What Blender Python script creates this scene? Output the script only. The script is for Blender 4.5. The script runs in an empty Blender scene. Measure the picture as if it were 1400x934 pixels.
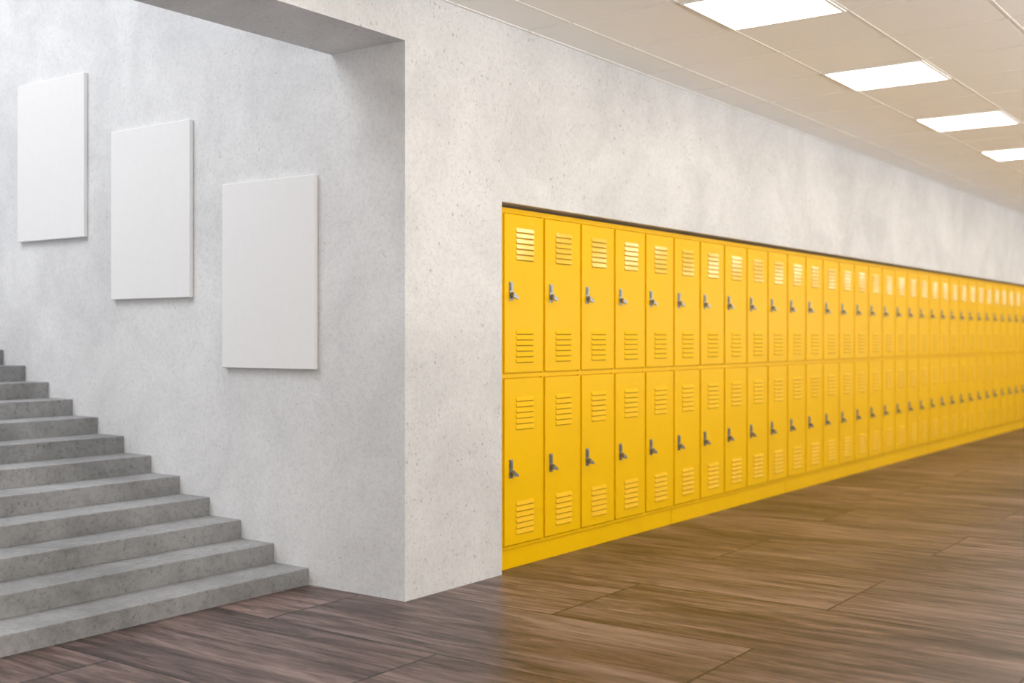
import bpy, bmesh, math, random
from mathutils import Vector, Matrix
random.seed(4)
H=1.2   # camera height in metres; all proportions below are multiples of it
sc=bpy.context.scene
try:
    sc.view_settings.view_transform='Standard'
    sc.view_settings.look='None'
except Exception: pass

# ---------------- node helpers ----------------
def newmat(name):
    m=bpy.data.materials.new(name); m.use_nodes=True
    nt=m.node_tree; b=nt.nodes['Principled BSDF']
    return m,nt,b
def ramp(nt,fac,stops,interp='LINEAR'):
    r=nt.nodes.new('ShaderNodeValToRGB'); cr=r.color_ramp; cr.interpolation=interp
    while len(cr.elements)<len(stops): cr.elements.new(.5)
    for e,(p,c) in zip(cr.elements,stops):
        e.position=p; e.color=(c[0],c[1],c[2],1) if not isinstance(c,(int,float)) else (c,c,c,1)
    nt.links.new(fac,r.inputs['Fac']); return r.outputs['Color']
def mix(nt,fac,a,b,mode='MIX'):
    n=nt.nodes.new('ShaderNodeMix'); n.data_type='RGBA'; n.blend_type=mode
    for s,v in ((n.inputs[0],fac),(n.inputs[6],a),(n.inputs[7],b)):
        if isinstance(v,(int,float)): s.default_value=v
        elif isinstance(v,tuple): s.default_value=(*v,1)
        else: nt.links.new(v,s)
    return n.outputs[2]
def math_(nt,op,a,b=None,c=None):
    n=nt.nodes.new('ShaderNodeMath'); n.operation=op
    for i,v in enumerate((a,b,c)):
        if v is None: continue
        if isinstance(v,(int,float)): n.inputs[i].default_value=v
        else: nt.links.new(v,n.inputs[i])
    return n.outputs[0]
def wcoord(nt,scale=(1,1,1),loc=(0,0,0)):
    g=nt.nodes.new('ShaderNodeNewGeometry')
    m=nt.nodes.new('ShaderNodeMapping'); m.inputs['Scale'].default_value=scale; m.inputs['Location'].default_value=loc
    nt.links.new(g.outputs['Position'],m.inputs['Vector']); return m.outputs['Vector']
def noise(nt,vec,scale,detail=4,rough=.55,dist=0,w=None):
    n=nt.nodes.new('ShaderNodeTexNoise'); n.inputs['Scale'].default_value=scale
    n.inputs['Detail'].default_value=detail; n.inputs['Roughness'].default_value=rough; n.inputs['Distortion'].default_value=dist
    if w is not None:
        n.noise_dimensions='4D'; nt.links.new(w,n.inputs['W'])
    nt.links.new(vec,n.inputs['Vector']); return n.outputs['Fac']
def bump(nt,b,hgt,strength,dist=.01):
    n=nt.nodes.new('ShaderNodeBump'); n.inputs['Strength'].default_value=strength; n.inputs['Distance'].default_value=dist
    nt.links.new(hgt,n.inputs['Height']); nt.links.new(n.outputs['Normal'],b.inputs['Normal'])

def plaster(name,lo,hi,speck,speckamt=.5,rough=.75,bstr=.35,fs=55,finelo=.87,dens=.68):
    m,nt,b=newmat(name); v=wcoord(nt)
    big=noise(nt,v,1.5,7,.68,.4); fine=noise(nt,v,fs,5,.8)
    c=ramp(nt,big,[(.36,lo),(.64,hi)])
    f=ramp(nt,fine,[(.34,finelo),(.5,1.0),(.66,1.04)])
    c=mix(nt,1.0,c,f,'MULTIPLY')
    p=None
    dn=nt.nodes.new('ShaderNodeVectorMath'); dn.operation='ADD'
    nn=nt.nodes.new('ShaderNodeTexNoise'); nn.inputs['Scale'].default_value=70; nt.links.new(v,nn.inputs['Vector'])
    sc_=nt.nodes.new('ShaderNodeVectorMath'); sc_.operation='SCALE'; sc_.inputs['Scale'].default_value=.022
    nt.links.new(nn.outputs['Color'],sc_.inputs[0]); nt.links.new(v,dn.inputs[0]); nt.links.new(sc_.outputs[0],dn.inputs[1])
    patch=ramp(nt,noise(nt,v,2.6,4,.65),[(.38,.2),(.58,1)])
    for vs,th in ((30,dens+.08),(58,dens)):
        vo=nt.nodes.new('ShaderNodeTexVoronoi'); vo.inputs['Scale'].default_value=vs
        nt.links.new(dn.outputs[0],vo.inputs['Vector'])
        pit=ramp(nt,vo.outputs['Distance'],[(.12,1),(.30,0)])
        sep=nt.nodes.new('ShaderNodeSeparateColor'); nt.links.new(vo.outputs['Color'],sep.inputs[0])
        msk=ramp(nt,sep.outputs[0],[(th,0),(th+.10,1)])
        q=math_(nt,'MULTIPLY',math_(nt,'MULTIPLY',pit,msk),patch)
        p=q if p is None else math_(nt,'MAXIMUM',p,q)
    c=mix(nt,math_(nt,'MULTIPLY',p,speckamt),c,speck)
    nt.links.new(c,b.inputs['Base Color']); b.inputs['Roughness'].default_value=rough
    hgt=math_(nt,'SUBTRACT',math_(nt,'MULTIPLY',fine,.5),math_(nt,'MULTIPLY',p,.6))
    bump(nt,b,hgt,bstr,.005); return m

M={}
M['plaster']=plaster('white_plaster',(.595,.595,.60),(.725,.725,.73),(.26,.26,.26),.65,.75,.42)
M['concrete']=plaster('grey_concrete',(.185,.185,.187),(.34,.34,.342),(.10,.10,.10),.6,.7,.4,36,.70,.60)

def simple(name,col,rough=.5,metal=0,var=.04,scale=8,spec=.5):
    m,nt,b=newmat(name); v=wcoord(nt)
    n=noise(nt,v,scale,4)
    c=ramp(nt,n,[(.3,tuple(x*(1-var) for x in col)),(.7,tuple(min(1,x*(1+var)) for x in col))])
    nt.links.new(c,b.inputs['Base Color']); b.inputs['Roughness'].default_value=rough
    b.inputs['Metallic'].default_value=metal; b.inputs['Specular IOR Level'].default_value=spec
    return m
M['yellow']=simple('yellow_powder_coat',(.88,.515,.0),.36,0,.015,3,.10)
M['slat']=simple('yellow_louver_highlight',(.90,.53,.01),.20,0,.01,3,.75)  # same paint as the doors; extra gloss gives top louvers alone their highlights
M['metal']=simple('satin_steel',(.27,.278,.29),.32,.8,.1,60)
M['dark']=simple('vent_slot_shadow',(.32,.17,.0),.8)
M['canvas']=simple('white_canvas',(.76,.755,.755),.75,0,.01,30,.2)
M['white']=simple('white_paint',(.90,.89,.86),.6,0,.02,5)
M['frame']=simple('window_frame_white',(.8,.8,.8),.4)
# ceiling tile
m,nt,b=newmat('mineral_fibre_tile'); v=wcoord(nt)
n1=noise(nt,v,90,4,.7); n2=noise(nt,v,1.2,3)
c=mix(nt,1.0,ramp(nt,n1,[(.3,.96),(.6,1.0)]),ramp(nt,n2,[(.3,(.95,.94,.91)),(.7,(.975,.965,.935))]),'MULTIPLY')
nt.links.new(c,b.inputs['Base Color']); b.inputs['Roughness'].default_value=.85; bump(nt,b,n1,.12,.003); M['tile']=m
# lamp diffuser
m,nt,b=newmat('lamp_diffuser')
b.inputs['Base Color'].default_value=(.9,.9,.9,1)
b.inputs['Emission Color'].default_value=(1,.90,.74,1); b.inputs['Emission Strength'].default_value=8.6; M['lamp']=m

# wooden floor: wide boards running along world Y
m,nt,b=newmat('wood_plank_floor')
g=nt.nodes.new('ShaderNodeNewGeometry'); sp=nt.nodes.new('ShaderNodeSeparateXYZ'); nt.links.new(g.outputs['Position'],sp.inputs[0])
x,y=sp.outputs[0],sp.outputs[1]
PW=.646*H; PL=1.56*H
cv=nt.nodes.new('ShaderNodeCombineXYZ')
nt.links.new(math_(nt,'ADD',y,PL*8),cv.inputs[0])
nt.links.new(math_(nt,'ADD',x,-3.472*H+PW*40),cv.inputs[1])
br=nt.nodes.new('ShaderNodeTexBrick'); br.offset=.5; br.offset_frequency=2; br.squash=1
br.inputs['Color1'].default_value=(0,0,0,1); br.inputs['Color2'].default_value=(1,1,1,1); br.inputs['Mortar'].default_value=(.5,.5,.5,1)
br.inputs['Scale'].default_value=1; br.inputs['Mortar Size'].default_value=.0052; br.inputs['Mortar Smooth'].default_value=0
br.inputs['Brick Width'].default_value=PL; br.inputs['Row Height'].default_value=PW
nt.links.new(cv.outputs[0],br.inputs['Vector'])
rnd=nt.nodes.new('ShaderNodeSeparateColor'); nt.links.new(br.outputs['Color'],rnd.inputs[0]); rnd=rnd.outputs[0]
w=math_(nt,'MULTIPLY',rnd,37.0)
def gv(sx,sy):
    c_=nt.nodes.new('ShaderNodeCombineXYZ'); nt.links.new(math_(nt,'MULTIPLY',x,sx),c_.inputs[0]); nt.links.new(math_(nt,'MULTIPLY',y,sy),c_.inputs[1]); return c_.outputs[0]
broad=noise(nt,gv(2.6,.5),1,5,.62,1.5,w)
grain=noise(nt,gv(11,1.1),1,6,.74,1.8,w)
fineg=noise(nt,gv(60,3.0),1,4,.65,.4,w)
tone=math_(nt,'ADD',math_(nt,'MULTIPLY',broad,.5),math_(nt,'MULTIPLY',grain,.5))
col=ramp(nt,tone,[(.37,(.026,.017,.014)),(.45,(.074,.048,.041)),(.51,(.145,.097,.084)),(.60,(.270,.190,.170))])
col=mix(nt,1.0,col,ramp(nt,rnd,[(0,(.74,.74,.76)),(1,(1.10,1.07,1.04))]),'MULTIPLY')
col=mix(nt,.75,col,ramp(nt,fineg,[(.38,.5),(.53,1.08)]),'MULTIPLY')
kn=noise(nt,gv(4.5,1.6),1,2,.5,1.5,w)
col=mix(nt,math_(nt,'MULTIPLY',ramp(nt,kn,[(.64,0),(.72,1)]),.75),col,(.025,.017,.013))
seam=br.outputs['Fac']
col=mix(nt,math_(nt,'MULTIPLY',seam,.95),col,(.006,.005,.004))
nt.links.new(col,b.inputs['Base Color'])
nt.links.new(ramp(nt,grain,[(.3,.40),(.7,.28)]),b.inputs['Roughness'])
b.inputs['Specular IOR Level'].default_value=.22
hh=math_(nt,'SUBTRACT',math_(nt,'MULTIPLY',grain,.25),seam); bump(nt,b,hh,.2,.003)
M['wood']=m

# ---------------- geometry helpers ----------------
def bbox(bm,x0,x1,y0,y1,z0,z1,mi=0,bev=0):
    r=bmesh.ops.create_cube(bm,size=1)
    vs=r['verts']
    for v in vs: v.co=Vector(((x0+x1)/2+v.co.x*(x1-x0),(y0+y1)/2+v.co.y*(y1-y0),(z0+z1)/2+v.co.z*(z1-z0)))
    fs=set(f for v in vs for f in v.link_faces)
    for f in fs: f.material_index=mi
    if bev:
        es=list(set(e for v in vs for e in v.link_edges))
        bmesh.ops.bevel(bm,geom=es,offset=bev,segments=2,profile=.5,affect='EDGES',material=mi)
def prism(bm,pts,axis_x0,axis_x1,mi=0):
    a=[bm.verts.new((axis_x0,p[0],p[1])) for p in pts]; c=[bm.verts.new((axis_x1,p[0],p[1])) for p in pts]
    n=len(pts); fs=[bm.faces.new(a),bm.faces.new(c[::-1])]
    for i in range(n): fs.append(bm.faces.new((a[i],c[i],c[(i+1)%n],a[(i+1)%n])))
    for f in fs: f.material_index=mi
def finish(bm,name,mats,coll=True):
    bmesh.ops.recalc_face_normals(bm,faces=bm.faces)
    me=bpy.data.meshes.new(name); bm.to_mesh(me); bm.free()
    for k in mats: me.materials.append(M[k])
    o=bpy.data.objects.new(name,me)
    if coll: sc.collection.objects.link(o)
    return o
def boxes(name,lst,mat,bev=0):
    bm=bmesh.new()
    for q in lst: bbox(bm,*[c*H for c in q],0,bev)
    return finish(bm,name,[mat])

XW=3.313; YW=2.90; YB=3.288; ZB=2.1215; ZC=2.325; XL=3.928; ZO=1.571; XE=24.5; XS=-5.0; YO=-1.6; ZT=4.6; YE=8.2; XSW=-1.0
# ---------------- room shell ----------------
boxes('floor',[(XS-.2,XE+.2,YO-.2,YE+.2,-.1,0)],'wood')
boxes('wall_locker_side',[(XW,XL,YW,YB,0,ZT),(XL,XE,YW,YB,ZO,ZT-.0),(XL,XE,YB+.05,YB+.2,0,ZO+.2)],'plaster')
boxes('wall_header_beam',[(XSW,XW,YW,YB,ZB,ZT)],'plaster')
boxes('wall_stair_right',[(XW,XL,YB,YE,0,ZT)],'plaster')
boxes('wall_corridor_left',[(XS,XSW,YW,YB,0,ZT)],'plaster')
boxes('wall_stair_left',[(XSW-.2,XSW,YB,YE,0,ZT)],'plaster')
boxes('wall_stair_back',[(XSW-.2,XL,YE,YE+.2,0,ZT)],'plaster')
boxes('wall_end_far',[(XE,XE+.2,YO-.2,YB+.2,0,ZC+.2)],'plaster')
sx0,sx1,sy0,sy1=-.7,2.2,4.0,7.2
boxes('ceiling_stairwell',[(XSW-.2,sx0,YB-.388,YE+.2,ZT,ZT+.12),(sx1,XL,YB-.388,YE+.2,ZT,ZT+.12),(sx0,sx1,YB-.388,sy0,ZT,ZT+.12),(sx0,sx1,sy1,YE+.2,ZT,ZT+.12)],'white')
t=.04; my=(sy0+sy1)/2; mx=(sx0+sx1)/2
boxes('window_rooflight',[(sx0,sx1,sy0,sy0+t,ZT,ZT+.16),(sx0,sx1,sy1-t,sy1,ZT,ZT+.16),(sx0,sx0+t,sy0+t,sy1-t,ZT,ZT+.16),(sx1-t,sx1,sy0+t,sy1-t,ZT,ZT+.16),
  (mx-.02,mx+.02,sy0+t,sy1-t,ZT+.02,ZT+.14),(sx0+t,mx-.02,my-.02,my+.02,ZT+.02,ZT+.14),(mx+.02,sx1-t,my-.02,my+.02,ZT+.02,ZT+.14)],'frame')
wins=[(-3.4,-.6),(.6,3.4),(4.6,7.4),(8.6,11.4),(12.6,15.4),(16.6,19.4)]  # unseen windows, added to bring fill light into the corridor
wz0,wz1=.75,2.0
L=[(XS-.2,XE+.2,YO-.2,YO,0,wz0),(XS-.2,XE+.2,YO-.2,YO,wz1,ZC+.2)]
px=XS-.2
for a,c in wins: L.append((px,a,YO-.2,YO,wz0,wz1)); px=c
L.append((px,XE+.2,YO-.2,YO,wz0,wz1))
boxes('wall_opposite_side',L,'plaster')
for i,(a,c) in enumerate(wins):
    mid=(a+c)/2
    boxes('window_%d'%(i+1),[(a,a+.05,YO-.14,YO-.06,wz0,wz1),(c-.05,c,YO-.14,YO-.06,wz0,wz1),(a+.05,c-.05,YO-.14,YO-.06,wz0,wz0+.05),(a+.05,c-.05,YO-.14,YO-.06,wz1-.05,wz1),(mid-.03,mid+.03,YO-.13,YO-.07,wz0+.05,wz1-.05)],'frame')
boxes('wall_end_near',[(XS-.2,XS,YO,YB+.2,0,ZC+.2)],'plaster')

# ---------------- corridor ceiling ----------------
TS=.506; gx0=4.61; gy0=2.165
boxes('ceiling',[(XS,XE,YO,YW,ZC,ZC+.1)],'tile')
bm=bmesh.new(); bw=.006; zb=ZC-.0025
k=math.ceil((XS-gx0)/TS)
while gx0+k*TS<XE:
    xx=gx0+k*TS; bbox(bm,(xx-bw)*H,(xx+bw)*H,YO*H,YW*H,zb*H,(ZC+.001)*H); k+=1
k=math.ceil((YO-gy0)/TS)
while gy0+k*TS<YW:
    yy=gy0+k*TS; bbox(bm,XS*H,XE*H,(yy-bw)*H,(yy+bw)*H,(zb+.0005)*H,(ZC+.001)*H); k+=1
bbox(bm,XS*H,XE*H,(YW-.015)*H,(YW)*H,(zb-.001)*H,(ZC+.001)*H)
finish(bm,'trim_ceiling_grid',['white'])
bm=bmesh.new(); s=TS/2-.006; f=.012
for (a,c_,d,e) in ((-s,s,-s,-s+f),(-s,s,s-f,s),(-s,-s+f,-s+f,s-f),(s-f,s,-s+f,s-f)):
    bbox(bm,a*H,c_*H,d*H,e*H,-.008*H,0,0)
bbox(bm,(-s+f)*H,(s-f)*H,(-s+f)*H,(s-f)*H,-.006*H,0,1)
panel=finish(bm,'ceiling_light_panel',['white','lamp'],False)
first=True
for yc in (gy0-TS/2, gy0-TS/2-5*TS):  # the second row is unseen, added as fill lighting
    k=-6
    while True:
        xc=gx0-TS/2+k*3*TS
        k+=1
        if xc<XS+.5: continue
        if xc>XE-.4: break
        o=panel if first else bpy.data.objects.new('ceiling_light_panel',panel.data)
        first=False
        o.location=(xc*H,yc*H,ZC*H); sc.collection.objects.link(o)

# ---------------- staircase ----------------
bm=bmesh.new(); n=16
tr=.2025; y0=3.416; r0=.068; rr=.0788
SG=.0015
pts=[(y0*H,0)]
for i in range(n):
    z=(r0+i*rr)*H; yy=(y0+i*tr)*H
    pts.append((yy,z)); 
    pts.append(((y0+(i+1)*tr)*H if i<n-1 else (YE-SG)*H, z))
pts.append(((YE-SG)*H,0))
prism(bm,pts,(XSW+SG)*H,(XW-SG)*H)
es=[e for e in bm.edges if abs(e.verts[0].co.z-e.verts[1].co.z)<1e-6 and abs(e.verts[0].co.y-e.verts[1].co.y)<1e-6]
nos=[e for e in es if any(abs(e.verts[0].co.y-(y0+i*tr)*H)<1e-4 and abs(e.verts[0].co.z-(r0+i*rr)*H)<1e-4 for i in range(n))]
bmesh.ops.bevel(bm,geom=nos,offset=.004,segments=2,profile=.5,affect='EDGES')
finish(bm,'concrete_staircase',['concrete'])

# ---------------- blank canvases ----------------
th=.022
for (ya,yb,za,zb_) in ((3.362,3.917,.870,1.652),(4.132,4.700,1.175,1.957),(4.913,5.481,1.480,2.268)):
    bm=bmesh.new()
    bbox(bm,(XW-th)*H,(XW-.001)*H,ya*H,yb*H,za*H,zb_*H,0,.003)
    finish(bm,'blank_canvas',['canvas'])

# ---------------- locker banks ----------------
DW=.3072; YF=2.94; ZK=.0875; ZLT=1.556; X0=3.985; YBK=3.30
def locker_bank():
    bm=bmesh.new(); W=5*DW*H; yf=0.0; dep=(YBK-YF)*H; h=H
    e=.0012
    bbox(bm,.003,W-.003,.010*h,dep,0,(ZK-.006)*h,0,.0015)
    bbox(bm,e,W-e,.012*h,dep,(ZK-.006)*h,(ZLT)*h,0,.001)
    rails=[(ZLT-.022,ZLT),(.825,.842),(ZK,ZK+.012)]
    for a,c in rails: bbox(bm,e,W-e,.001*h,.014*h,a*h,c*h,0,.001)
    for i in range(6):
        c=i*DW*h; a=max(e,c-.0065*h); d=min(W-e,c+.0065*h)
        bbox(bm,a,d,.0015*h,.014*h,ZK*h,(ZLT-.001)*h,0,.0008)
    for i in range(5):
        xa=i*DW*h+.0095*h; xb=(i+1)*DW*h-.0095*h
        for (za,zb_,lv,hz) in ((.8465,1.530,((1.332,1.476),(.888,1.035)),1.197),(.1035,.8205,((.597,.744),(.143,.291)),.432)):
            bbox(bm,xa,xb,-.006*h,.011*h,za*h,zb_*h,0,.0022)
            w_=xb-xa; la=xa+w_*.29; lb=xa+w_*.75
            for (l0,l1) in lv:
                nn=6; p=(l1-l0)/nn; top=l0>1.2
                for k in range(nn):
                    zt=(l0+(k+1)*p-.001)*h; zbm=(l0+k*p+.0042)*h; yd=-.0055*h
                    prism(bm,[(yd,zt),(yd-.0056*h,zbm),(yd-.0050*h,zbm-.0010*h),(yd,zbm-.0005*h)],la,lb,3 if top else 0)
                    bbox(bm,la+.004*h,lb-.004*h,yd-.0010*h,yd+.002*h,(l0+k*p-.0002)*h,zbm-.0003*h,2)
            # handle: back plate, cup, lock barrel, short lever
            hx=xa+w_*.15; pw=.0120*h; y_=-.006*h
            bbox(bm,hx-pw,hx+pw,y_-.004*h,y_+.001,(hz-.040)*h,(hz+.042)*h,1,.0018)
            bbox(bm,hx-pw*.55,hx+pw*.55,y_-.009*h,y_-.003*h,(hz+.004)*h,(hz+.036)*h,1,.0015)
            r=bmesh.ops.create_cone(bm,cap_ends=True,segments=16,radius1=.0085*h,radius2=.0075*h,depth=.020*h,
               matrix=Matrix.Translation((hx,y_-.011*h,(hz-.012)*h))@Matrix.Rotation(math.pi/2,4,'X'))
            for f_ in set(f for v in r['verts'] for f in v.link_faces): f_.material_index=1
            q=[(-.008,.005),(.020,-.006),(.029,-.016),(.027,-.022),(.008,-.018),(-.008,-.012)]
            nq=len(q)
            fr=[bm.verts.new((hx+a*h,y_-.024*h,(hz-.012+c)*h)) for a,c in q]
            bk=[bm.verts.new((hx+a*h,y_-.014*h,(hz-.012+c)*h)) for a,c in q]
            fs=[bm.faces.new(fr),bm.faces.new(bk[::-1])]
            for j in range(nq): fs.append(bm.faces.new((fr[j],bk[j],bk[(j+1)%nq],fr[(j+1)%nq])))
            for f_ in fs: f_.material_index=1
    return finish(bm,'school_locker_bank',['yellow','metal','dark','slat'],False)
bank=locker_bank()
nb=13
for i in range(nb):
    o=bank if i==0 else bpy.data.objects.new('school_locker_bank',bank.data)
    o.location=((X0+i*5*DW)*H,YF*H,0); sc.collection.objects.link(o)
boxes('trim_locker_filler',[(XL,X0-.001,YF+.003,YF+.02,0,ZLT)],'yellow')

# ---------------- lights ----------------
def area(name,loc,rot,sx,sy,e,col):
    l=bpy.data.lights.new(name,'AREA'); l.shape='RECTANGLE'; l.size=sx; l.size_y=sy; l.energy=e; l.color=col
    o=bpy.data.objects.new(name,l); o.location=loc; o.rotation_euler=rot; sc.collection.objects.link(o); return o
area('daylight_rooflight',(mx*H,my*H,(ZT+.2)*H),(0,0,0),(sx1-sx0)*H,(sy1-sy0)*H,300,(.965,.975,1))
for i,(a,c) in enumerate(wins):
    # unseen fill lamps at the added windows, tilted up to brighten the ceiling
    area('window_fill_lamp',((a+c)/2*H,(YO-.42)*H,((wz0+wz1)/2-.2)*H),(math.radians(90+58),0,0),(c-a)*H,(wz1-wz0)*H,175 if i<3 else 150,(1,.97,.93))
w=bpy.data.worlds.new('sky'); sc.world=w; w.use_nodes=True
w.node_tree.nodes['Background'].inputs[0].default_value=(.85,.92,1,1); w.node_tree.nodes['Background'].inputs[1].default_value=.6

# ---------------- camera ----------------
cd=bpy.data.cameras.new('camera'); cam=bpy.data.objects.new('camera',cd); sc.collection.objects.link(cam)
cd.sensor_width=36; cd.lens=36*1587/1400; cd.shift_y=-6/1400
cam.location=(0,0,H); cam.rotation_euler=(math.radians(90),0,-math.atan2(.8097,.5869))
cd.dof.use_dof=True; cd.dof.focus_distance=5.1; cd.dof.aperture_fstop=1.7
sc.camera=cam
